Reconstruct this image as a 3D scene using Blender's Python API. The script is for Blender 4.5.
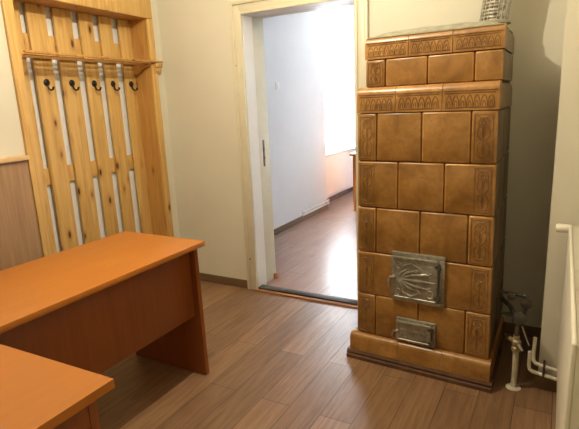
import bpy, bmesh, math, random
from mathutils import Vector, Matrix, Quaternion
from math import sin, cos, pi, radians as R
random.seed(7)
scene = bpy.context.scene
for o in list(bpy.data.objects): bpy.data.objects.remove(o)
C = scene.collection

# ------------------------------------------------------------ camera
CAM = dict(loc=(1.9669, -2.9671, 1.4015), yaw=-.5118, pitch=-.2263, roll=-.0448, f=488.41)
def camera():
    yaw, pitch, roll = CAM['yaw'], CAM['pitch'], CAM['roll']
    f = Vector((sin(yaw)*cos(pitch), cos(yaw)*cos(pitch), sin(pitch)))
    r = Vector((cos(yaw), -sin(yaw), 0)); u = r.cross(f)
    r2 = r*cos(roll) + u*sin(roll); u2 = -r*sin(roll) + u*cos(roll)
    m = Matrix((r2, u2, -f)).transposed().to_4x4(); m.translation = Vector(CAM['loc'])
    cd = bpy.data.cameras.new('camera'); o = bpy.data.objects.new('camera', cd); C.objects.link(o)
    o.matrix_world = m; cd.sensor_fit = 'HORIZONTAL'; cd.sensor_width = 36; cd.lens = 36*CAM['f']/579
    cd.clip_start = .05; scene.camera = o
camera()

# ------------------------------------------------------------ world, lights, exposure
scene.view_settings.view_transform = 'Standard'; scene.view_settings.look = 'None'
scene.view_settings.exposure = 0.0; scene.view_settings.gamma = 1; scene.view_settings.use_curve_mapping = False
w = bpy.data.worlds.new('sky'); scene.world = w; w.use_nodes = True
bg = w.node_tree.nodes['Background']; bg.inputs[0].default_value = (.86, .93, 1, 1); bg.inputs[1].default_value = 12.0
def light(name, kind, loc, energy, color, **kw):
    l = bpy.data.lights.new(name, kind); l.energy = energy; l.color = color
    for k, v in kw.items():
        if k != 'rot': setattr(l, k, v)
    o = bpy.data.objects.new(name, l); C.objects.link(o); o.location = loc
    if 'rot' in kw: o.rotation_euler = kw['rot']
    return o
# daylight from the window of the room beyond the doorway
win = light('window_daylight', 'AREA', (-1.04, 3.55, 1.72), 540, (.82, .91, 1), rot=(0, -pi/2, 0), shape='RECTANGLE', size=1.9, size_y=1.5)
LAMP = (.72, -1.36, 2.50)
light('ceiling_bulb', 'POINT', LAMP, 74, (1, .875, .675), shadow_soft_size=.016)

# ------------------------------------------------------------ materials
MATS = {}
class NT:
    def __init__(s, name):
        s.m = bpy.data.materials.new(name); s.m.use_nodes = True; s.t = s.m.node_tree
        s.b = s.t.nodes['Principled BSDF']; MATS[name] = s.m
    def n(s, kind, **kw):
        nd = s.t.nodes.new(kind)
        for k, v in kw.items():
            if k in nd.inputs.keys(): nd.inputs[k].default_value = v
            else: setattr(nd, k, v)
        return nd
    def l(s, a, b): s.t.links.new(a, b)
    def coords(s, scale=(1, 1, 1), rot=(0, 0, 0), rand=True):
        tc = s.n('ShaderNodeTexCoord'); mp = s.n('ShaderNodeMapping'); mp.inputs['Scale'].default_value = scale
        mp.inputs['Rotation'].default_value = rot; src = tc.outputs['Object']
        if rand:
            oi = s.n('ShaderNodeObjectInfo'); ml = s.n('ShaderNodeVectorMath', operation='SCALE'); ml.inputs['Scale'].default_value = 13.7
            cb = s.n('ShaderNodeCombineXYZ'); s.l(oi.outputs['Random'], cb.inputs[0]); s.l(oi.outputs['Random'], cb.inputs[1]); s.l(oi.outputs['Random'], cb.inputs[2])
            s.l(cb.outputs[0], ml.inputs[0]); ad = s.n('ShaderNodeVectorMath', operation='ADD'); s.l(src, ad.inputs[0]); s.l(ml.outputs[0], ad.inputs[1]); src = ad.outputs[0]
        s.l(src, mp.inputs[0]); return mp.outputs[0]
    def ramp(s, fac, stops):
        r = s.n('ShaderNodeValToRGB'); e = r.color_ramp.elements
        e[0].position, e[0].color = stops[0][0], (*stops[0][1], 1); e[1].position, e[1].color = stops[-1][0], (*stops[-1][1], 1)
        for p, c in stops[1:-1]:
            x = e.new(p); x.color = (*c, 1)
        s.l(fac, r.inputs[0]); return r.outputs[0]
    def noise(s, vec, scale=5, detail=4, rough=.55, dist=0):
        n = s.n('ShaderNodeTexNoise'); n.inputs['Scale'].default_value = scale; n.inputs['Detail'].default_value = detail
        n.inputs['Roughness'].default_value = rough; n.inputs['Distortion'].default_value = dist; s.l(vec, n.inputs['Vector']); return n.outputs[0]
    def mix(s, f, a, b, mode='MIX'):
        m = s.n('ShaderNodeMix', data_type='RGBA', blend_type=mode)
        for i, v in ((0, f), (6, a), (7, b)):
            if isinstance(v, (int, float)): m.inputs[i].default_value = v
            elif isinstance(v, tuple): m.inputs[i].default_value = (*v, 1)
            else: s.l(v, m.inputs[i])
        return m.outputs[2]
    def bump(s, h, strength=.2, dist=.005):
        b = s.n('ShaderNodeBump'); b.inputs['Strength'].default_value = strength; b.inputs['Distance'].default_value = dist
        s.l(h, b.inputs['Height']); s.l(b.outputs[0], s.b.inputs['Normal'])
    def set(s, **kw):
        for k, v in kw.items():
            i = s.b.inputs[k.replace('_', ' ')]
            if isinstance(v, (int, float)): i.default_value = v
            elif isinstance(v, tuple): i.default_value = (*v, 1) if len(v) == 3 else v
            else: s.l(v, i)
        return s
def plain(name, col, rough=.5, metal=0, var=.06, scale=8, bump=0, **kw):
    a = NT(name); v = a.coords(); n = a.noise(v, scale, 5)
    d = tuple(max(0, c*(1-var)) for c in col); e = tuple(min(1, c*(1+var)) for c in col)
    a.set(Base_Color=a.ramp(n, [(.3, d), (.7, e)]), Roughness=rough, Metallic=metal, **kw)
    if bump: a.bump(a.noise(v, scale*12, 3), bump, .002)
    return a.m
def pine(name, c0, c1, c2):
    a = NT(name)
    v = a.coords((1, 1, 1))
    st = a.n('ShaderNodeMapping'); st.inputs['Scale'].default_value = (9, 9, .55); a.l(v, st.inputs[0])
    n = a.noise(st.outputs[0], 3.2, 5, .6, .9)
    fine = a.n('ShaderNodeMapping'); fine.inputs['Scale'].default_value = (60, 60, 1.6); a.l(v, fine.inputs[0])
    n2 = a.noise(fine.outputs[0], 3, 3)
    col = a.ramp(n, [(.28, c0), (.5, c1), (.72, c2)])
    col = a.mix(a.ramp(n2, [(.35, (.3,)*3), (.65, (0,)*3)]), col, c0)
    km = a.n('ShaderNodeMapping'); km.inputs['Scale'].default_value = (11, 11, 4.6); a.l(v, km.inputs[0])
    vo = a.n('ShaderNodeTexVoronoi'); vo.inputs['Scale'].default_value = 1.0; a.l(km.outputs[0], vo.inputs['Vector'])
    kn = a.ramp(vo.outputs['Distance'], [(.07, (1, 1, 1)), (.15, (0, 0, 0))])
    halo = a.ramp(vo.outputs['Distance'], [(.10, (.6, .6, .6)), (.30, (0, 0, 0))])
    col = a.mix(halo, col, (c0[0]*.8, c0[1]*.62, c0[2]*.5)); col = a.mix(kn, col, (.085, .03, .01))
    a.set(Base_Color=col, Roughness=.38); a.bump(n2, .15, .002); return a.m
pine('pine', (.50, .28, .075), (.66, .41, .13), (.76, .52, .20))
pine('pine_dark', (.42, .2, .05), (.56, .30, .08), (.66, .38, .12))
def laminate(name, c0, c1, rough=.3, axis='y', spec=.5):
    a = NT(name); sc = {'y': (14, .8, 14), 'x': (.8, 14, 14), 'z': (14, 14, .8)}[axis]
    v = a.coords(sc); n = a.noise(v, 2.5, 5, .6, .4)
    a.set(Base_Color=a.ramp(n, [(.3, c0), (.7, c1)]), Roughness=rough); a.b.inputs['Specular IOR Level'].default_value = spec; return a.m
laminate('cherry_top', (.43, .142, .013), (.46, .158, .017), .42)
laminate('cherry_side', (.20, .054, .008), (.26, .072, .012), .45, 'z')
laminate('wainscot_wood', (.27, .15, .065), (.40, .235, .11), .5, 'z')
laminate('ledge_wood', (.62, .40, .17), (.72, .5, .24), .5)
laminate('brown_trim', (.11, .065, .03), (.17, .10, .05), .5, 'x')
laminate('old_wood', (.30, .13, .05), (.42, .2, .08), .5, 'x')
def floor_mat(name, rot, c1, c2, rough, lo=(.68, .62, .58)):
    a = NT(name); v = a.coords((1, 1, 1), (0, 0, rot), rand=False)
    br = a.n('ShaderNodeTexBrick'); a.l(v, br.inputs['Vector']); br.offset = .37; br.squash = 1
    for k, x in dict(Scale=1, Mortar_Size=.0019, Mortar_Smooth=.2, Bias=0, Brick_Width=1.2, Row_Height=.155).items(): br.inputs[k.replace('_', ' ')].default_value = x
    br.inputs['Color1'].default_value = (*c1, 1); br.inputs['Color2'].default_value = (*c2, 1); br.inputs['Mortar'].default_value = (.07, .035, .015, 1)
    g = a.n('ShaderNodeMapping'); g.inputs['Scale'].default_value = (1.3, 17, 1); a.l(v, g.inputs[0])
    n = a.noise(g.outputs[0], 2.4, 6, .65, .8)
    dark = a.ramp(n, [(.36, lo), (.6, (1.05, 1.04, 1.03))])
    col = a.mix(1, br.outputs['Color'], dark, 'MULTIPLY')
    n3 = a.noise(v, 2.3, 3); col = a.mix(a.ramp(n3, [(.35, (.25,)*3), (.6, (0,)*3)]), col, (c1[0]*.6, c1[1]*.55, c1[2]*.5))
    g2 = a.n('ShaderNodeMapping'); g2.inputs['Scale'].default_value = (2.2, 4.5, 1); a.l(v, g2.inputs[0])
    vo = a.n('ShaderNodeTexVoronoi'); vo.inputs['Scale'].default_value = .9; a.l(g2.outputs[0], vo.inputs['Vector'])
    col = a.mix(a.ramp(vo.outputs['Distance'], [(.035, (.55,)*3), (.11, (0,)*3)]), col, (c1[0]*.4, c1[1]*.35, c1[2]*.32))
    a.set(Base_Color=col, Roughness=a.ramp(n, [(.3, (rough+.05,)*3), (.7, (rough-.03,)*3)])); a.bump(br.outputs['Fac'], .25, .001)
    a.b.inputs['Normal'].links[0].from_node.invert = True
    return a.m
floor_mat('laminate_floor', pi/2, (.21, .120, .060), (.34, .200, .105), .35)
floor_mat('laminate_floor_far', pi/2, (.33, .20, .15), (.38, .235, .18), .30, (.86, .83, .81))
plain('wall_cream', (.70, .665, .54), .9, var=.03, scale=2.5, bump=.08)
plain('wall_white', (.80, .81, .82), .9, var=.02, scale=2.5, bump=.05)
plain('ceiling_white', (.82, .81, .77), .9, var=.02)
plain('door_paint_cream', (.66, .61, .45), .4, var=.04)
plain('door_paint_white', (.80, .78, .72), .4, var=.03)
plain('radiator_enamel', (.80, .77, .64), .35, var=.02)
plain('radiator_white', (.86, .84, .80), .4, var=.02)
plain('pipe_white', (.70, .66, .52), .4, var=.06)
plain('aged_paint_pipe', (.55, .50, .36), .5, var=.15, scale=30)
plain('brass', (.42, .34, .2), .45, .6, .15, 40)
plain('dark_metal', (.09, .085, .07), .45, .6, .3, 40)
plain('black_iron', (.012, .012, .013), .35, .3, .2, 40)
plain('steel', (.6, .6, .58), .35, .9, .1, 30)
plain('pvc_white', (.88, .88, .88), .4, var=.01)
plain('plaster_grey', (.34, .32, .23), .95, var=.18, scale=25, bump=.5)
plain('mortar_dark', (.10, .045, .018), .8, var=.3, scale=20)
plain('rubber_dark', (.03, .022, .015), .6, var=.2)
def glaze(name, c0, c1, c2, rough=.24):
    a = NT(name); v = a.coords(rand=False)
    at = a.n('ShaderNodeAttribute', attribute_name='tint')
    n = a.noise(v, 7, 5, .6, .5); n2 = a.noise(v, 38, 4, .7)
    col = a.ramp(n, [(.34, c0), (.5, c1), (.66, c2)])
    col = a.mix(a.ramp(n2, [(.42, (.0,)*3), (.66, (.5,)*3)]), col, c0)
    hs = a.n('ShaderNodeHueSaturation'); a.l(col, hs.inputs['Color'])
    mr = a.n('ShaderNodeMapRange'); mr.inputs['To Min'].default_value = .80; mr.inputs['To Max'].default_value = 1.16; a.l(at.outputs['Fac'], mr.inputs[0]); a.l(mr.outputs[0], hs.inputs['Value'])
    a.set(Base_Color=hs.outputs[0], Roughness=rough, Coat_Weight=.25, Coat_Roughness=.2); a.bump(a.noise(v, 22, 3), .12, .004); return a.m
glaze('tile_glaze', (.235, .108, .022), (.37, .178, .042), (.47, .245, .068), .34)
glaze('tile_relief', (.165, .075, .018), (.26, .125, .032), (.36, .185, .055), .3)
def castiron():
    a = NT('cast_iron'); v = a.coords(rand=False); n = a.noise(v, 60, 5, .7); n2 = a.noise(v, 14, 4)
    col = a.ramp(n2, [(.3, (.26, .25, .20)), (.6, (.44, .43, .36))]); col = a.mix(a.ramp(n, [(.5, (0,)*3), (.72, (.6,)*3)]), col, (.09, .07, .05))
    a.set(Base_Color=col, Roughness=.42, Metallic=.65); a.bump(n, .3, .001); return a.m
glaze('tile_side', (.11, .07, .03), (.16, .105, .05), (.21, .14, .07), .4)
castiron()
plain('cast_iron_dark', (.10, .09, .065), .5, .5, .3, 40)
def foil():
    a = NT('aluminium_foil'); v = a.coords(rand=False); n = a.noise(v, 55, 3)
    a.set(Base_Color=a.ramp(n, [(.35, (.26, .25, .22)), (.6, (.66, .64, .58))]), Roughness=.2, Metallic=1.0); a.bump(n, .25, .003); return a.m
foil()
def pane():
    a = NT('window_glass'); a.set(Base_Color=(1, 1, 1), Roughness=0.0, Transmission_Weight=1.0, IOR=1.02); return a.m
pane()
def bulb_mat():
    a = NT('lit_bulb'); a.set(Base_Color=(1, .9, .7), Emission_Color=(1, .8, .5), Emission_Strength=12.0); return a.m
bulb_mat()

# ------------------------------------------------------------ mesh helpers
class MB:
    def __init__(s): s.bm = bmesh.new(); s.lay = s.bm.faces.layers.float.new('tint')
    def _tint(s, faces, t):
        for f in faces: f[s.lay] = t
    def box(s, x0, x1, y0, y1, z0, z1, bev=0, seg=2, tint=None, smooth=False):
        v = [s.bm.verts.new(p) for p in ((x0,y0,z0),(x1,y0,z0),(x1,y1,z0),(x0,y1,z0),(x0,y0,z1),(x1,y0,z1),(x1,y1,z1),(x0,y1,z1))]
        fs = [s.bm.faces.new([v[i] for i in q]) for q in ((3,2,1,0),(4,5,6,7),(0,1,5,4),(1,2,6,5),(2,3,7,6),(3,0,4,7))]
        if bev:
            es = list({e for f in fs for e in f.edges})
            r = bmesh.ops.bevel(s.bm, geom=es, offset=bev, segments=seg, affect='EDGES', profile=.5)
            fs = list({f for f in r['faces']} | {f for f in fs if f.is_valid})
            if smooth:
                for f in fs: f.smooth = True
        if tint is not None: s._tint(fs, tint)
        return s
    def prism(s, pts, a0, a1, axis='x', smooth=False, bev=0):
        # pts: 2D outline in the plane across the axis (x: (y,z), y: (x,z), z: (x,y))
        def P(p, a): return {'x': (a, p[0], p[1]), 'y': (p[0], a, p[1]), 'z': (p[0], p[1], a)}[axis]
        A = [s.bm.verts.new(P(p, a0)) for p in pts]; B = [s.bm.verts.new(P(p, a1)) for p in pts]
        fs = [s.bm.faces.new(A), s.bm.faces.new(B[::-1])]
        for i in range(len(pts)):
            j = (i+1) % len(pts); f = s.bm.faces.new((A[j], A[i], B[i], B[j])); f.smooth = smooth; fs.append(f)
        if bev: bmesh.ops.bevel(s.bm, geom=list({e for f in fs for e in f.edges}), offset=bev, segments=2, affect='EDGES')
        return s
    def tube(s, pts, rad, n=12, cap=True, flat=None):
        pts = [Vector(p) for p in pts]; rads = rad if isinstance(rad, (list, tuple)) else [rad]*len(pts)
        rings = []; up = None
        for i, p in enumerate(pts):
            d = (pts[min(i+1, len(pts)-1)] - pts[max(i-1, 0)]).normalized()
            if up is None: up = d.orthogonal().normalized()
            up = (up - d*up.dot(d)).normalized(); sd = d.cross(up)
            rings.append([s.bm.verts.new(p + (up*cos(2*pi*k/n) + sd*sin(2*pi*k/n))*rads[i]) for k in range(n)])
        for a, b in zip(rings, rings[1:]):
            for k in range(n):
                f = s.bm.faces.new((a[k], a[(k+1) % n], b[(k+1) % n], b[k])); f.smooth = True
        if cap: s.bm.faces.new(rings[0][::-1]); s.bm.faces.new(rings[-1])
        return s
    def cyl(s, p, q, r, n=20): return s.tube([p, q], r, n)
    def lathe(s, c, prof, axis=(0, 0, 1), n=24):
        # prof: (radius, distance along axis)
        a = Vector(axis).normalized(); u = a.orthogonal().normalized(); v = a.cross(u); c = Vector(c); rings = []
        for r, h in prof: rings.append([s.bm.verts.new(c + a*h + (u*cos(2*pi*k/n)+v*sin(2*pi*k/n))*max(r, 1e-4)) for k in range(n)])
        for A, B in zip(rings, rings[1:]):
            for k in range(n):
                f = s.bm.faces.new((A[k], A[(k+1) % n], B[(k+1) % n], B[k])); f.smooth = True
        s.bm.faces.new(rings[0][::-1]); s.bm.faces.new(rings[-1]); return s
    def build(s, name, mat, parent=None, label=None, sharp=40):
        bmesh.ops.recalc_face_normals(s.bm, faces=s.bm.faces)
        me = bpy.data.meshes.new(name); s.bm.to_mesh(me); s.bm.free(); me.materials.append(MATS[mat])
        try: me.set_sharp_from_angle(angle=R(sharp))
        except Exception: pass
        o = bpy.data.objects.new(name, me); C.objects.link(o)
        if parent: o.parent = parent
        if label: o['label'] = label
        return o
def thing(name, label, cat, loc=(0, 0, 0), rz=0, group=None):
    o = bpy.data.objects.new(name, None); C.objects.link(o); o.location = loc; o.rotation_euler = (0, 0, rz); o.empty_display_size = .1
    o['label'] = label; o['category'] = cat
    if group: o['group'] = group
    return o
def tag(o, label, cat, group=None):
    o['label'] = label; o['category'] = cat
    if group: o['group'] = group
    return o
def struct(name, mb, mat, loc=None, rz=0):
    o = mb.build(name, mat); o['kind'] = 'structure'
    if loc: o.location = loc
    o.rotation_euler.z = rz
    return o

# ------------------------------------------------------------ the rooms
H = 2.78; WT = .28           # ceiling height, thickness of the wall with the doorway
DW, DH = .818, 1.993         # doorway
LT = .066; LW = (-.734, 0, 0)  # the left wall stands slightly askew; its frame of reference
XR = 2.15                    # right wall
struct('floor', MB().box(-1.4, 2.4, -4.2, .02, -.1, 0), 'laminate_floor')
struct('floor_far_room', MB().box(-2.6, 2.6, .02, 5.2, -.1, 0), 'laminate_floor_far')
struct('ceiling', MB().box(-1.4, 2.4, -4.2, .0, H, H+.1), 'ceiling_white')
struct('ceiling_far_room', MB().box(-2.6, 2.6, .0, 5.2, H, H+.1), 'ceiling_white')
# wall with the doorway: cream towards this room, white towards the other
b = MB(); b.box(-1.2, -.03, 0, .14, 0, H).box(DW+.03, 2.4, 0, .14, 0, H).box(-.03, DW+.03, 0, .14, DH+.03, H); struct('wall_back', b, 'wall_cream')
b = MB(); b.box(-2.6, -.03, .14, WT, 0, H).box(DW+.03, 2.6, .14, WT, 0, H).box(-.03, DW+.03, .14, WT, DH+.03, H); struct('wall_far_room_front', b, 'wall_white')
# left wall with the blocked doorway niche that holds the coat rack (local y = -distance from the corner)
NB, NF = -.200, -.02
b = MB(); b.box(-.45, NF, -.115, .1, 0, H).box(-.45, NF, -4.3, -1.25, 0, H).box(-.45, NF, -1.25, -.115, 2.22, H)
struct('wall_left', b, 'wall_cream', LW, LT)
struct('wall_left_niche', MB().box(-.45, NB, -1.25, -.115, 0, 2.22), 'wall_white', LW, LT)
# right wall, and the pilaster that steps in beside the stove
struct('wall_right', MB().box(XR, 2.4, -4.2, 0, 0, H), 'wall_cream')
struct('wall_right_pilaster', MB().box(1.946, XR, -.55, 0, 0, H), 'wall_cream')
struct('wall_rear', MB().box(-1.4, 2.4, -4.0, -3.85, 0, H), 'wall_cream')
# far room
b = MB(); b.box(-.95, -.70, 1.42, 2.82, 0, H, .004).box(-2.6, -.95, 1.42, 1.55, 0, H); struct('wall_far_room_left', b, 'wall_white')
b = MB(); b.box(-1.0, -.86, 2.82, 4.3, 0, .645).box(-1.0, -.86, 2.82, 4.3, 2.7, H).box(-1.0, -.70, 4.3, 5.2, 0, H); struct('wall_far_room_window', b, 'wall_white')
struct('wall_far_room_end', MB().box(-2.6, 2.6, 5.1, 5.2, 0, H), 'wall_white')
struct('wall_far_room_right', MB().box(2.5, 2.6, WT, 5.1, 0, H), 'wall_white')
struct('wall_far_room_side', MB().box(-2.6, -2.5, WT, 1.42, 0, H), 'wall_white')
# far window: frame, mullion, glass, sill board
b = MB()
for y0, y1, z0, z1 in ((2.82, 2.88, .65, 2.7), (4.24, 4.30, .65, 2.7), (3.53, 3.60, .65, 2.7), (2.88, 4.24, .65, .716), (2.88, 4.24, 2.63, 2.7)): b.box(-.95, -.885, y0, y1, z0, z1, .006)
wf = struct('window_1', b, 'pvc_white')
for y0, y1 in ((2.88, 3.53), (3.60, 4.24)): MB().box(-.922, -.916, y0, y1, .717, 2.63).build('window_pane', 'window_glass', wf)
MB().box(-.885, -.872, 3.54, 3.56, 1.35, 1.50, .003).build('window_handle', 'steel', wf)
MB().box(-.884, -.70, 2.825, 4.29, .685, .71, .006).build('window_sill', 'pvc_white', wf)

# baseboards
def skirt(mb, axis, a0, a1, face, out, h=.062, t=.014):
    s = 1 if out > 0 else -1
    pts = [(face, 0), (face+s*t, 0), (face+s*t, h*.72), (face+s*t*.55, h), (face, h)]
    mb.prism(pts, a0, a1, axis); return mb
b = skirt(MB(), 'x', -.775, -.088, 0, -1); skirt(b, 'x', .888, 1.946, 0, -1); struct('baseboard_back', b, 'brown_trim')
b = skirt(MB(), 'x', 1.935, XR, -.55, -1, .075); skirt(b, 'y', -3.85, -.56, XR, -1); struct('baseboard_right', b, 'brown_trim')
b = skirt(MB(), 'y', 1.415, 2.82, -.70, 1); skirt(b, 'y', 2.82, 4.3, -.86, 1); skirt(b, 'y', 4.3, 5.1, -.70, 1); skirt(b, 'x', -2.5, -.686, 1.42, -1); struct('baseboard_far_room', b, 'brown_trim')
b = skirt(MB(), 'y', -.115, -.016, NF, 1); skirt(b, 'y', -3.85, -1.285, NF+.02, 1); struct('baseboard_left', b, 'brown_trim', LW, LT)
# wainscot panel with ledge on the left wall
wl = struct('trim_1', MB().box(NF, NF+.018, -3.85, -1.282, .0, 1.150, .002), 'wainscot_wood', LW, LT)
b = MB().box(NF, NF+.040, -3.85, -1.280, 1.150, 1.176, .006).build('ledge', 'ledge_wood', wl)

# door frame: stepped casing, lining, threshold
b = MB()
def casing(mb, o, wdt, d):    # a strip around the opening, offset o..o+wdt, depth d
    mb.box(-o-wdt, -o, -d, 0, 0, DH+o+wdt, .003); mb.box(DW+o, DW+o+wdt, -d, 0, 0, DH+o+wdt, .003); mb.box(-o, DW+o, -d, 0, DH+o, DH+o+wdt, .003)
casing(b, .0, .020, .026); casing(b, .020, .045, .018); casing(b, .065, .022, .027)
dr = struct('door_1', b, 'door_paint_cream')
b = MB(); b.box(-.03, 0, 0, .12, 0, DH).box(DW, DW+.03, 0, .12, 0, DH).box(-.03, DW+.03, 0, .12, DH, DH+.03)
b.build('door_lining', 'door_paint_white', dr)
b = MB(); b.box(-.03, -.014, .12, WT+.012, 0, DH+.014, .002).box(DW+.014, DW+.03, .12, WT+.012, 0, DH+.014, .002).box(-.014, DW+.014, .12, WT+.012, DH+.014, DH+.03, .002)
b.build('door_rebate', 'door_paint_cream', dr)
b = MB(); b.box(-.0135, -.011, .19, .215, .93, 1.13, .001); b.box(-.012, -.006, .196, .209, .985, 1.01).box(-.012, -.006, .196, .209, 1.05, 1.075); b.build('strike_plate', 'dark_metal', dr)
b = MB(); b.lathe((-.068, -.018, 1.664), [(.008, 0), (.008, .003), (.004, .005)], (0, -1, 0), 12); b.lathe((-.050, -.018, .25), [(.007, 0), (.007, .003), (.003, .005)], (0, -1, 0), 12); b.build('screw_cover', 'old_wood', dr)
MB().box(-.02, DW+.02, -.008, .06, 0, .022, .005).build('threshold', 'rubber_dark', dr)
MB().box(-.03, DW+.03, -.040, -.008, 0, .012, .005).build('threshold_strip', 'old_wood', dr)
MB().box(-.012, .02, .245, .275, 0, .045, .004).build('stop_block', 'old_wood', dr)

# ------------------------------------------------------------ coat rack built into the niche
rack = thing('coat_rack', 'tall pine coat rack with vertical slats set in the left wall behind the desk', 'coat rack', LW, LT)
for s0, s1 in ((.092, .150), (1.215, 1.275)): MB().box(NF, 0, -s1, -s0, 0, 2.035, .003).build('post', 'pine', rack)
MB().box(NF, 0, -1.275, -.092, 2.036, 2.24, .003).build('top_beam', 'pine', rack)
MB().box(-.20, NF, -.150, -.126, 0, 2.035).build('side_board', 'pine_dark', rack)
MB().box(-.20, NF, -1.239, -1.215, 0, 2.035).build('side_board', 'pine_dark', rack)
MB().box(-.20, NF, -1.239, -.126, 2.036, 2.056).build('head_board', 'pine_dark', rack)
for s0, s1 in ((1.059, 1.214), (.883, 1.014), (.689, .825), (.512, .626), (.338, .452), (.152, .268)):
    MB().box(-.182, -.162, -s1, -s0, .0, 2.034, .003).build('slat', 'pine', rack)
for z0, z1 in ((1.742, 1.866), (.955, 1.062), (.12, .22)):
    MB().box(-.1985, -.183, -1.213, -.152, z0, z1, .002).build('rail', 'pine', rack)
sh = MB().box(.004, .026, -1.205, -.045, 1.728, 1.741, .003).build('shelf', 'pine_dark', rack)
for x0, x1 in ((-.052, -.018), (-.108, -.078), (-.161, -.134)): MB().box(x0, x1, -1.212, -.152, 1.722, 1.727, .001).build('shelf_slat', 'pine_dark', sh)
MB().prism([(.001, 1.722), (.026, 1.722), (.024, 1.700), (.012, 1.690), (.016, 1.672), (.001, 1.655)], -.135, -.062, 'y').build('shelf_bracket', 'pine', rack)
MB().prism([(-.158, 1.722), (-.006, 1.722), (-.010, 1.705), (-.06, 1.690), (-.11, 1.655), (-.158, 1.65)], -1.213, -1.190, 'y').build('shelf_bracket', 'pine_dark', rack)
MB().prism([(-.158, 1.722), (-.006, 1.722), (-.010, 1.705), (-.06, 1.690), (-.11, 1.655), (-.158, 1.65)], -.172, -.152, 'y').build('shelf_bracket', 'pine_dark', rack)
for s in (.948, .757, .569, .395, .212):
    b = MB(); b.lathe((-.162, -s, 1.582), [(.022, 0), (.022, .004), (.017, .009), (.006, .011)], (1, 0, 0), 18)
    b.tube([(-.156, -s, 1.568), (-.148, -s, 1.545), (-.130, -s, 1.535), (-.112, -s, 1.541), (-.106, -s, 1.555)], [.0065, .006, .0055, .006, .0075], 8)
    b.build('coat_hook', 'black_iron', rack)

# ------------------------------------------------------------ desks
def desk_leg(x0, x1, y0, y1): return MB().prism([(x0, .005), (x1, .005), (x1-.008, .715), (x0+.008, .715)], y0, y1, 'y')
d1 = thing('desk', 'orange cherry laminate desk standing in front of the pine coat rack', 'desk', (.43, -1.112, 0), .0)
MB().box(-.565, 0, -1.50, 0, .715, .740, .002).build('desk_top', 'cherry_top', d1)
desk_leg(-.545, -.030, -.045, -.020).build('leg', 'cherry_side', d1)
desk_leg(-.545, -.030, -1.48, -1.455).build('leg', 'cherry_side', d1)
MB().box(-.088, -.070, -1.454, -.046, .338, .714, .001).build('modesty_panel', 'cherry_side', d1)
d2 = thing('desk', 'orange cherry laminate desk in the bottom left corner, cut off by the frame', 'desk', (1.018, -2.222, 0), .0)
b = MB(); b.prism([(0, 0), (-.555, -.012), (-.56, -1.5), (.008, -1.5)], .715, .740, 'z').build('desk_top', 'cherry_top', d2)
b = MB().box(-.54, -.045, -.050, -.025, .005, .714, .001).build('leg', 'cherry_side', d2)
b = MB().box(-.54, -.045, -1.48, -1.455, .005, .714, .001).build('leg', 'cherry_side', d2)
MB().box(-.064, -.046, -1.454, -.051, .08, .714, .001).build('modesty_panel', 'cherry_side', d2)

# ------------------------------------------------------------ tiled stove
SW, SD = .690, .565
stove = thing('tile_stove', 'tall brown glazed tile stove with two iron doors beside the doorway', 'stove', (1.046, -.621, 0), -.051)
rnd = random.Random(3)
TD = .02    # tile thickness
def put(face, u0, u1, z0, z1, mb, bev=.008, out=0, ext=0, mats=None):
    """a tile on the front ('f'), left ('l') or right ('r') face; u runs along the face"""
    g = .0019; t = rnd.random()
    if face[0] == 'f': mb.box(u0+g, u1-g, face[1]-out, face[1]+TD, z0+g, z1-g, bev, 3, t, True)
    elif face[0] == 'l': mb.box(face[2]-out, face[2]+TD, u0+g, u1-g, z0+g, z1-g, bev, 3, t, True)
    else: mb.box(face[2]-TD, face[2]+out, u0+g, u1-g, z0+g, z1-g, bev, 3, t, True)
def arc(cu, cz, ru, rz, a0, a1, n=8): return [(cu+ru*cos(R(a0+(a1-a0)*i/n)), cz+rz*sin(R(a0+(a1-a0)*i/n))) for i in range(n+1)]
def ridge(mb, path, y, r=.0028):   # raised relief line on the front face at depth y
    mb.tube([(u, y, z) for u, z in path], r, 6)
PANELS = []
def ornament(mb, u0, u1, z0, z1, y):   # tall tulip panel, each a part of its own
    mb = MB(); PANELS.append(mb)
    w, h = u1-u0, z1-z0; c = (u0+u1)/2; m = .012
    ridge(mb, [(u0+m, z0+m), (u1-m, z0+m), (u1-m, z1-m), (u0+m, z1-m), (u0+m, z0+m)], y, .0026)
    for a, bb in ((.28, 1), (.60, -1)):
        zc = z0+h*a
        ridge(mb, arc(c-w*.10, zc, w*.16, h*.13, 90, 270), y); ridge(mb, arc(c+w*.10, zc, w*.16, h*.13, -90, 90), y)
        ridge(mb, [(c, zc-h*.13), (c-w*.05, zc), (c, zc+h*.13), (c+w*.05, zc), (c, zc-h*.13)], y, .0032)
    ridge(mb, arc(c, z0+h*.78, w*.24, h*.10, 0, 360, 12), y, .003); ridge(mb, arc(c, z0+h*.78, w*.11, h*.05, 0, 360, 10), y, .003)
    ridge(mb, [(c, z0+h*.08), (c, z0+h*.90)], y, .0024)
    for s in (-1, 1):
        ridge(mb, [(c, z0+h*.44), (c+s*w*.15, z0+h*.47), (c+s*w*.27, z0+h*.53)], y); ridge(mb, [(c, z0+h*.86), (c+s*w*.18, z0+h*.90), (c+s*w*.3, z0+h*.93)], y)
        ridge(mb, [(c, z0+h*.10), (c+s*w*.16, z0+h*.12), (c+s*w*.30, z0+h*.18)], y)
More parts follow.
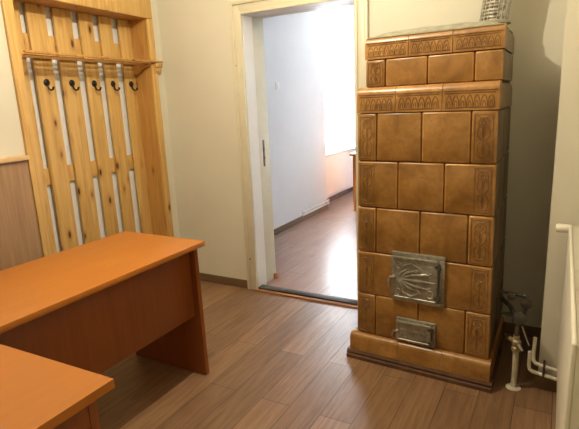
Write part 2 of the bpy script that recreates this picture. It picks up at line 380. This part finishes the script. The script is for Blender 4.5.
def lace(mb, u0, u1, z0, z1, y):       # row of small arches along a cornice tile
    ridge(mb, [(u0+.008, z1), (u1-.008, z1)], y, .0028); ridge(mb, [(u0+.008, z0), (u1-.008, z0)], y, .0024)
    n = max(2, int(round((u1-u0)/.034))); st = (u1-u0-.02)/n
    for i in range(n):
        c = u0+.01+st*(i+.5); ridge(mb, arc(c, z0+.004, st*.45, (z1-z0)*.78, 0, 180, 8), y, .0024)
        ridge(mb, arc(c, z0+.004, st*.2, (z1-z0)*.4, 0, 180, 6), y, .002)
rows = [(.145, .378, 'A'), (.378, .614, 'B'), (.614, .855, 'A'), (.855, 1.093, 'B'), (1.093, 1.330, 'A')]
A = (0, .106, .340, .573, SW); Bc = (0, .106, .222, .455, .590, SW)
tl = MB(); rel = MB(); sd = MB()
FR = ('f', 0, 0); LF = ('l', 0, 0); RT = ('r', 0, SW)
for z0, z1, k in rows:
    if k == 'A': cols = A; orn = (0, 3)
    else: cols = (0, .222, .455, SW); orn = ()
    for i in range(len(cols)-1): put(FR, cols[i], cols[i+1], z0, z1, tl)
    if k == 'A':
        ornament(rel, cols[0]+.004, cols[1]-.002, z0+.006, z1-.006, 0); ornament(rel, cols[3]+.004, cols[4]-.008, z0+.006, z1-.006, 0)
    else:
        ornament(rel, .006, .106, z0+.006, z1-.006, 0); ornament(rel, .585, SW-.008, z0+.006, z1-.006, 0)
    side = ((0+TD, .115, .347, SD) if k == 'B' else (TD, .230, .445, SD))
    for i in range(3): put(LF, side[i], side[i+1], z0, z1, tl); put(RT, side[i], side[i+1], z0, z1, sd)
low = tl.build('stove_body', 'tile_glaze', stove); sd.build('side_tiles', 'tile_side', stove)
[q.build('relief_panel', 'tile_relief', low) for q in PANELS]; PANELS.clear()
b = MB(); b.box(.012, SW-.012, .012, SD-.004, .06, 1.445).box(.012, SW-.012, .135, SD-.004, 1.44, 1.69); b.build('core', 'mortar_dark', stove)
# rounded cornices
def cornice(z0, z1, y, x0, x1, cols, name, ext=.002, y1=None):
    mb = MB(); rl = MB(); rr = .034; y1 = SD if y1 is None else y1
    def prof(o):
        p = [(o, z0+.0015), (o, z1-rr)]
        p += [(o+rr-rr*cos(a), z1-rr+rr*sin(a)-.0015) for a in [R(15*i) for i in range(1, 7)]]
        return p + [(o+.075, z1-.0015), (o+.075, z0+.0015)]
    for i in range(len(cols)-1):
        n = len(mb.bm.faces); mb.prism([(q[0]-ext, q[1]) for q in prof(y)], cols[i]+(.0014 if i else -ext), cols[i+1]-(.0014 if i < len(cols)-2 else -ext), 'x', True)
        mb.bm.faces.ensure_lookup_table(); mb._tint(list(mb.bm.faces)[n:], rnd.random())
        lace(rl, cols[i]+.006, cols[i+1]-.006, z0+.014, z0+(z1-z0)*.62, y-ext)
        ridge(rl, [(cols[i]+.006, z0+(z1-z0)*.70), (cols[i+1]-.006, z0+(z1-z0)*.70)], y-ext, .003)
    ys = [y+.077, y+.23, y1] if y1-y > .3 else [y+.077, y1]
    sides = []
    for xx, sg in ((x1, 1), (x0, -1)):
        sm = MB(); sides.append(sm)
        for a0, a1 in zip(ys, ys[1:]):
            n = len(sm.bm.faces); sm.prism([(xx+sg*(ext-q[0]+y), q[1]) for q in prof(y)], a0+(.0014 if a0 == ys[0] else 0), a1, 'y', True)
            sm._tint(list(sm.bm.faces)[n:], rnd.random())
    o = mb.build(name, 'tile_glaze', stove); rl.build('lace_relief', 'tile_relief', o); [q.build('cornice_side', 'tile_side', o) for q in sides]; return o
cornice(1.330, 1.454, 0, 0, SW, (0, .205, .437, SW), 'lower_cornice')
b = MB(); b.box(.07, SW-.07, .07, .16, 1.40, 1.4525); b.build('shoulder', 'tile_glaze', stove)
b = MB(); rl = MB(); us = MB(); x0u = -.004
for a, c in zip((x0u, .108, .332, .560), (.108, .332, .560, SW)): put(('f', .12, 0), a, c, 1.4545, 1.590, b)
for a, c in ((.14, .34), (.34, SD)): put(('l', 0, x0u), a, c, 1.4545, 1.590, b); put(('r', 0, SW), a, c, 1.4545, 1.590, us)
ornament(rl, x0u+.004, .106, 1.461, 1.584, .12)
o = b.build('upper_body', 'tile_glaze', stove); us.build('side_tiles', 'tile_side', stove); [q.build('relief_panel', 'tile_relief', o) for q in PANELS]; PANELS.clear()
cornice(1.590, 1.700, .12, x0u, SW, (x0u, .232, .455, SW), 'upper_cornice')
# sooty plaster crown on top, low and uneven
b = MB(); N = 14; M = 8; g = {}
for i in range(N+1):
    for j in range(M+1):
        u = i/N; v = j/M; e = min(min(u, 1-u)*4, min(v, 1-v)*4, 1); 
        g[i, j] = b.bm.verts.new((x0u+.008+u*(SW-x0u-.014), .126+v*(SD-.13), 1.697+.034*e**.6+.006*sin(i*1.9)*cos(j*2.3)*e))
for i in range(N):
    for j in range(M):
        f = b.bm.faces.new((g[i, j], g[i+1, j], g[i+1, j+1], g[i, j+1])); f.smooth = True
ring = [g[i, 0] for i in range(N+1)]+[g[N, j] for j in range(1, M+1)]+[g[i, M] for i in range(N-1, -1, -1)]+[g[0, j] for j in range(M-1, 0, -1)]
lowr = [b.bm.verts.new((v.co.x, v.co.y, 1.692)) for v in ring]
for i in range(len(ring)): j = (i+1) % len(ring); b.bm.faces.new((ring[i], ring[j], lowr[j], lowr[i]))
b.bm.faces.new(lowr); b.build('plaster_crown', 'plaster_grey', stove)
# plinth: tiles with a rounded upper edge, moulding at the floor
mb = MB()
pp = lambda o, s: [(o, .048), (o, .120), (o+s*.006, .135), (o+s*.018, .1445), (o+s*.05, .1445), (o+s*.05, .048)]
for a, c in ((-.030, .24), (.24, .47), (.47, SW+.012)):
    n = len(mb.bm.faces); mb.prism(pp(-.030, 1), a+.001, c-.001, 'x', True); mb._tint(list(mb.bm.faces)[n:], rnd.random())
n = len(mb.bm.faces); mb.prism(pp(-.030, 1), .022, SD, 'y', True); mb.prism(pp(SW+.012, -1), .022, SD, 'y', True); mb._tint(list(mb.bm.faces)[n:], .4)
mb.build('plinth', 'tile_glaze', stove)
mp = lambda o, s: [(o, 0), (o, .018), (o+s*.010, .024), (o+s*.006, .034), (o+s*.014, .047), (o+s*.05, .047), (o+s*.05, 0)]
mb = MB(); mb.prism(mp(-.046, 1), -.046, SW+.024, 'x'); mb.prism(mp(-.046, 1), .004, SD, 'y'); mb.prism(mp(SW+.024, -1), .004, SD, 'y')
mb.build('base_moulding', 'mortar_dark', stove)
# iron doors
def stove_door(name, u0, u1, z0, z1, big):
    fr = MB(); t = .022 if big else .014; y0 = -.001; yf = -.014
    fr.box(u0, u1, yf, y0, z1-t, z1, .003).box(u0, u1, yf, y0, z0, z0+t*.8, .003).box(u0, u0+t*.8, yf, y0, z0+t*.8, z1-t, .003).box(u1-t*1.3, u1, yf, y0, z0+t*.8, z1-t, .003)
    root = fr.build(name, 'cast_iron', stove)
    a0, a1, c0, c1 = u0+t*.55, u1-t*1.5, z0+t*.7, z1-t*1.0
    MB().box(a0, a1, -.019, -.002, c0, c1, .002).build('door_leaf', 'cast_iron', root)
    b = MB(); y = -.0195
    b.box(a0-.004, a1+.004, -.030, -.018, c1-.010, c1+.002, .003)       # drip ledge
    w, h = a1-a0, c1-c0-.012; cu, cz = a0+w*.10, c0+h*.5
    if big:
        ridge(b, [(a0+.008, c0+.008), (a1-.008, c0+.008), (a1-.008, c1-.02), (a0+.008, c1-.02), (a0+.008, c0+.008)], y, .003)
        for k, (ang, ln) in enumerate(((62, .42), (40, .62), (20, .78), (0, .84), (-20, .78), (-40, .62), (-62, .42))):
            e = (cu+w*ln*cos(R(ang)), cz+w*ln*sin(R(ang))*.62)
            e = (e[0], max(c0+.02, min(c1-.03, e[1])))
            m = ((cu+e[0])/2, (cz+e[1])/2 + (.010 if ang > 0 else -.010 if ang < 0 else 0))
            b.tube([(cu, y, cz), (m[0], y-.001, m[1]), (e[0], y, e[1])], [.003, .0088, .003], 8)
        for sg in (-1, 1):
            ridge(b, [(cu+.01, cz+sg*.015), (cu+.03, cz+sg*h*.33), (cu+w*.32, cz+sg*h*.42), (cu+w*.52, cz+sg*h*.30), (cu+w*.42, cz+sg*h*.20)], y, .0058)
            ridge(b, arc(a0+w*.84, cz+sg*h*.30, w*.07, h*.09, 0, 360, 12), y, .0032)
            ridge(b, [(a0+w*.60, cz+sg*h*.16), (a0+w*.74, cz+sg*h*.20), (a0+w*.86, cz+sg*h*.12)], y, .0036)
            ridge(b, arc(a0+w*.12, cz+sg*h*.34, w*.06, h*.08, 0, 360, 10), y, .003)
    else:
        ridge(b, [(a0+.006, c0+.006), (a1-.006, c0+.006), (a1-.006, c1-.014), (a0+.006, c1-.014), (a0+.006, c0+.006)], y, .0022)
        for i in range(7):
            c = a0+w*(i+.9)/7.8; ridge(b, arc(c, cz-.004, w*.055, h*.22, 0, 180, 6), y, .0022); ridge(b, arc(c, cz-.006, w*.055, h*.22, 180, 360, 6), y, .0022)
    b.build('relief', 'cast_iron', root)
    b = MB()
    for zz in ((c0+.03 if big else c0+.018), (c1-.03 if big else c1-.022)):
        b.cyl((a1+.010, -.024, zz-.013), (a1+.010, -.024, zz+.013), .0075 if big else .006, 12); b.box(a1-.014, a1+.012, -.026, -.016, zz-.006, zz+.006, .002)
    b.cyl((a1+.010, -.024, c0+.01), (a1+.010, -.024, c1-.012), .0032, 8); b.build('hinge', 'cast_iron_dark', root)
    b = MB(); zc = cz+(.006 if big else 0)
    b.lathe((a0+.002, -.018, zc), [(.009, 0), (.009, .008), (.005, .011)], (0, -1, 0), 14)
    b.tube([(a0+.004, -.026, zc), (a0-.012, -.034, zc+.004), (a0-.020, -.036, zc-.012), (a0-.020, -.036, zc-(.055 if big else .026))], [.005, .0055, .005, .004], 8)
    b.build('latch_handle', 'cast_iron', root)
    return root
stove_door('firebox_door', .200, .473, .380, .640, True)
stove_door('ash_door', .228, .434, .152, .284, False)

# the stove narrows a little towards its top
done = set()
for o in [q for q in bpy.data.objects if q.type == 'MESH']:
    p = o
    while p.parent: p = p.parent
    if p is stove and o.data.name not in done:
        done.add(o.data.name)
        for v in o.data.vertices:
            f = max(0, (v.co.z-.145)/1.31); v.co.x = .021*f + v.co.x*(SW-.037*f)/SW - .051*max(0, v.co.y)

# flue pipe of corrugated foil, standing on the crown
flue = thing('flue_pipe', 'shiny corrugated foil flue pipe rising from the top of the tile stove', 'pipe', (1.620, -.155, 1.742))
prof = []; Lf = H-.008-1.742; n = 62
for i in range(n*2+1): prof.append((.0655+(.0034 if i % 2 else 0), Lf*i/(n*2)))
b = MB(); b.lathe((0, 0, 0), prof, (0, 0, 1), 40)
for v in b.bm.verts: v.co.x += .13*v.co.z*(1 if v.co.z < .3 else .3/v.co.z if v.co.z else 1)
b.build('flue_tube', 'aluminium_foil', flue)
b = MB()
for k in range(20):
    a = 2*pi*k/20; b.tube([(.0682*cos(a)+.13*min(z, .3), .0682*sin(a), z) for z in (0, .1, .2, .3, .6, Lf)], .0011, 5)
b.build('seam_wire', 'steel', flue)
b = MB(); b.lathe((0, 0, 0), [(.085, -.004), (.082, .006), (.070, .012), (.064, .014)], (0, 0, 1), 30); b.build('mortar_collar', 'plaster_grey', flue)

# ------------------------------------------------------------ gas pipework right of the stove
gp = thing('gas_pipe', 'cream painted gas pipe rising from the floor right of the stove', 'pipe', (1.846, -.606, 0))
MB().lathe((0, 0, 0), [(.034, 0), (.034, .004), (.018, .010)], (0, 0, 1), 20).build('floor_collar', 'aged_paint_pipe', gp)
MB().tube([(0, 0, .004), (.002, 0, .10), (.0, 0, .225)], .0135, 14).build('riser', 'aged_paint_pipe', gp)
b = MB(); b.lathe((0, 0, .195), [(.017, 0), (.021, .004), (.021, .022), (.016, .026), (.016, .034), (.022, .038), (.022, .056), (.014, .062), (.014, .082)], (0, 0, 1), 8)
b.tube([(-.006, 0, .245), (-.034, -.006, .262)], [.013, .010], 8); b.build('valve_body', 'brass', gp)
b = MB(); b.tube([(0, -.005, .240), (.014, -.034, .243), (.030, -.040, .222)], [.006, .007, .005], 8); b.build('valve_lever', 'steel', gp)
MB().tube([(0, 0, .275), (0, .005, .33), (-.012, .02, .37), (-.04, .08, .385), (-.088, .16, .39)], .011, 12).build('feed_tube', 'dark_metal', gp)
b = MB(); b.lathe((-.004, .012, .345), [(.016, -.012), (.024, -.008), (.024, .02), (.016, .026)], (0, 0, 1), 6)
b.lathe((.01, -.004, .37), [(.010, 0), (.027, .004), (.03, .014), (.026, .024), (.008, .028)], (0, -1, .15), 14); b.build('regulator', 'dark_metal', gp)
b = MB(); b.tube([(-.084, .07, .35), (-.05, .06, .352), (.02, .05, .356)], .009, 10); b.tube([(.02, .05, .356), (.03, .05, .40), (.028, .05, .46)], .009, 10)
b.lathe((.03, .044, .43), [(.012, 0), (.026, .004), (.026, .016), (.010, .02)], (0, -1, 0), 12); b.lathe((-.035, .04, .455), [(.010, 0), (.018, .003), (.018, .014), (.006, .018)], (0, -1, 0), 12)
b.tube([(-.084, .08, .455), (.028, .05, .46)], .008, 10); b.build('burner_fitting', 'dark_metal', gp)
MB().tube([(.020, -.005, .33), (.045, .0, .26), (.055, .002, .235)], .0035, 8).build('sensor_tube', 'steel', gp)

# heating pipes along the pilaster foot
hp = thing('heating_pipes', 'pair of cream heating pipes above the baseboard under the right hand radiator', 'pipe', (1.92, -.592, 0))
b = MB(); b.tube([(.004, .0, .275), (.002, 0, .20), (.004, 0, .158), (.012, -.002, .146), (.03, -.004, .142), (.21, -.006, .112)], .0088, 12); b.build('flow_pipe', 'pipe_white', hp)
b = MB(); b.tube([(-.014, 0, .20), (-.014, 0, .125), (-.010, 0, .108), (.004, -.004, .101), (.21, -.008, .070)], .0088, 12); b.build('return_pipe', 'pipe_white', hp)
for z in (.125, .083): MB().box(.045, .055, -.014, .041, z, z+.024, .002).build('pipe_clip', 'dark_metal', hp)

# right-hand radiator
def radiator(name, label, loc, length, height, z0, rz=0, mat='radiator_enamel'):
    # local x = along the wall, local -y = into the room
    t = thing(name, label, 'radiator', loc, rz)
    b = MB(); n = int(length/.04)
    pts = [(0, 0)]
    b.box(0, length, -.012, 0, z0, z0+height, .005, 3)
    b.build('front_panel', mat, t)
    MB().box(.004, length-.004, .075, .087, z0+.004, z0+height-.004, .005).build('back_panel', mat, t)
    b = MB()
    for i in range(int(length/.013)): b.box(.01+i*.013, .016+i*.013, .001, .074, z0+height-.014, z0+height-.006)
    b.box(0, .004, .0, .075, z0+.01, z0+height-.004); b.box(length-.004, length, .0, .075, z0+.01, z0+height-.004); b.build('top_grille', mat, t)
    return t
rd = radiator('panel_radiator', 'white panel radiator on the right wall at the right edge of the frame', (2.032, -.62, 0), 1.15, .60, .235, -pi/2)
MB().lathe((.012, 0.002, .822), [(.012, 0), (.017, .006), (.019, .03), (.019, .055), (.014, .062)], (0, -1, 0), 20).build('bleed_valve', 'radiator_enamel', rd)
MB().tube([(.03, .04, .24), (.03, .04, .16), (.03, .03, .125)], .009, 10).build('feed_pipe', 'pipe_white', rd)
for x in (.25, .9): MB().box(x, x+.03, .087, .117, .4, .78).build('wall_bracket', 'radiator_enamel', rd)

# ------------------------------------------------------------ far room things
rf = radiator('panel_radiator', 'white panel radiator under the bright window beyond the doorway', (-.755, 2.86, 0), 1.2, .52, .15, pi/2, 'radiator_white')
for x in (.2, .95): MB().box(x, x+.03, .087, .104, .3, .6).build('wall_bracket', 'radiator_white', rf)
fp = thing('heating_pipes', 'white heating pipes along the skirting of the room beyond the doorway', 'pipe', (-.672, 2.05, 0))
b = MB(); b.tube([(0, 0, .115), (0, .76, .115), (-.02, .80, .115), (-.05, .80, .115)], .010, 10); b.build('flow_pipe', 'radiator_white', fp)
b = MB(); b.tube([(0, 0, .078), (0, .76, .078), (-.02, .80, .078), (-.05, .80, .078)], .010, 10); b.build('return_pipe', 'radiator_white', fp)
for y in (.06, .70): MB().box(-.028, .0, y, y+.02, .07, .123, .002).build('pipe_clip', 'radiator_white', fp)
ls = thing('light_switch', 'white light switch on the pale wall beyond the doorway', 'light switch', (-.70, 1.64, 1.57))
MB().box(0, .009, -.04, .04, -.04, .04, .004).build('switch_plate', 'pvc_white', ls)
MB().box(.009, .014, -.022, .022, -.026, .026, .003).build('rocker', 'pvc_white', ls)
ft = thing('desk', 'wooden desk beyond the doorway, a sliver showing left of the stove', 'desk', (-.315, 2.78, 0), .0)
MB().box(-.03, .9, -.03, .60, .712, .740, .003).build('desk_top', 'old_wood', ft)
MB().box(0, .022, 0, .57, 0, .712, .001).build('leg', 'cherry_top', ft)
MB().box(.848, .87, 0, .57, 0, .712, .001).build('leg', 'cherry_side', ft)
MB().box(.023, .847, .45, .47, .25, .712, .001).build('modesty_panel', 'cherry_side', ft)

# ceiling lamp over the middle of the room
cl = thing('ceiling_lamp', 'bare bulb hanging in a small holder from the ceiling', 'lamp', (LAMP[0], LAMP[1], H))
b = MB(); b.lathe((0, 0, 0), [(.045, -.001), (.045, -.012), (.02, -.03), (.005, -.035)], (0, 0, 1), 24); b.tube([(0, 0, -.03), (0, 0, -.13)], .004, 8); b.build('ceiling_rose', 'pvc_white', cl)
MB().lathe((0, 0, -.185), [(.012, 0), (.02, .004), (.02, .05), (.008, .058)], (0, 0, 1), 20).build('bulb_holder', 'black_iron', cl)
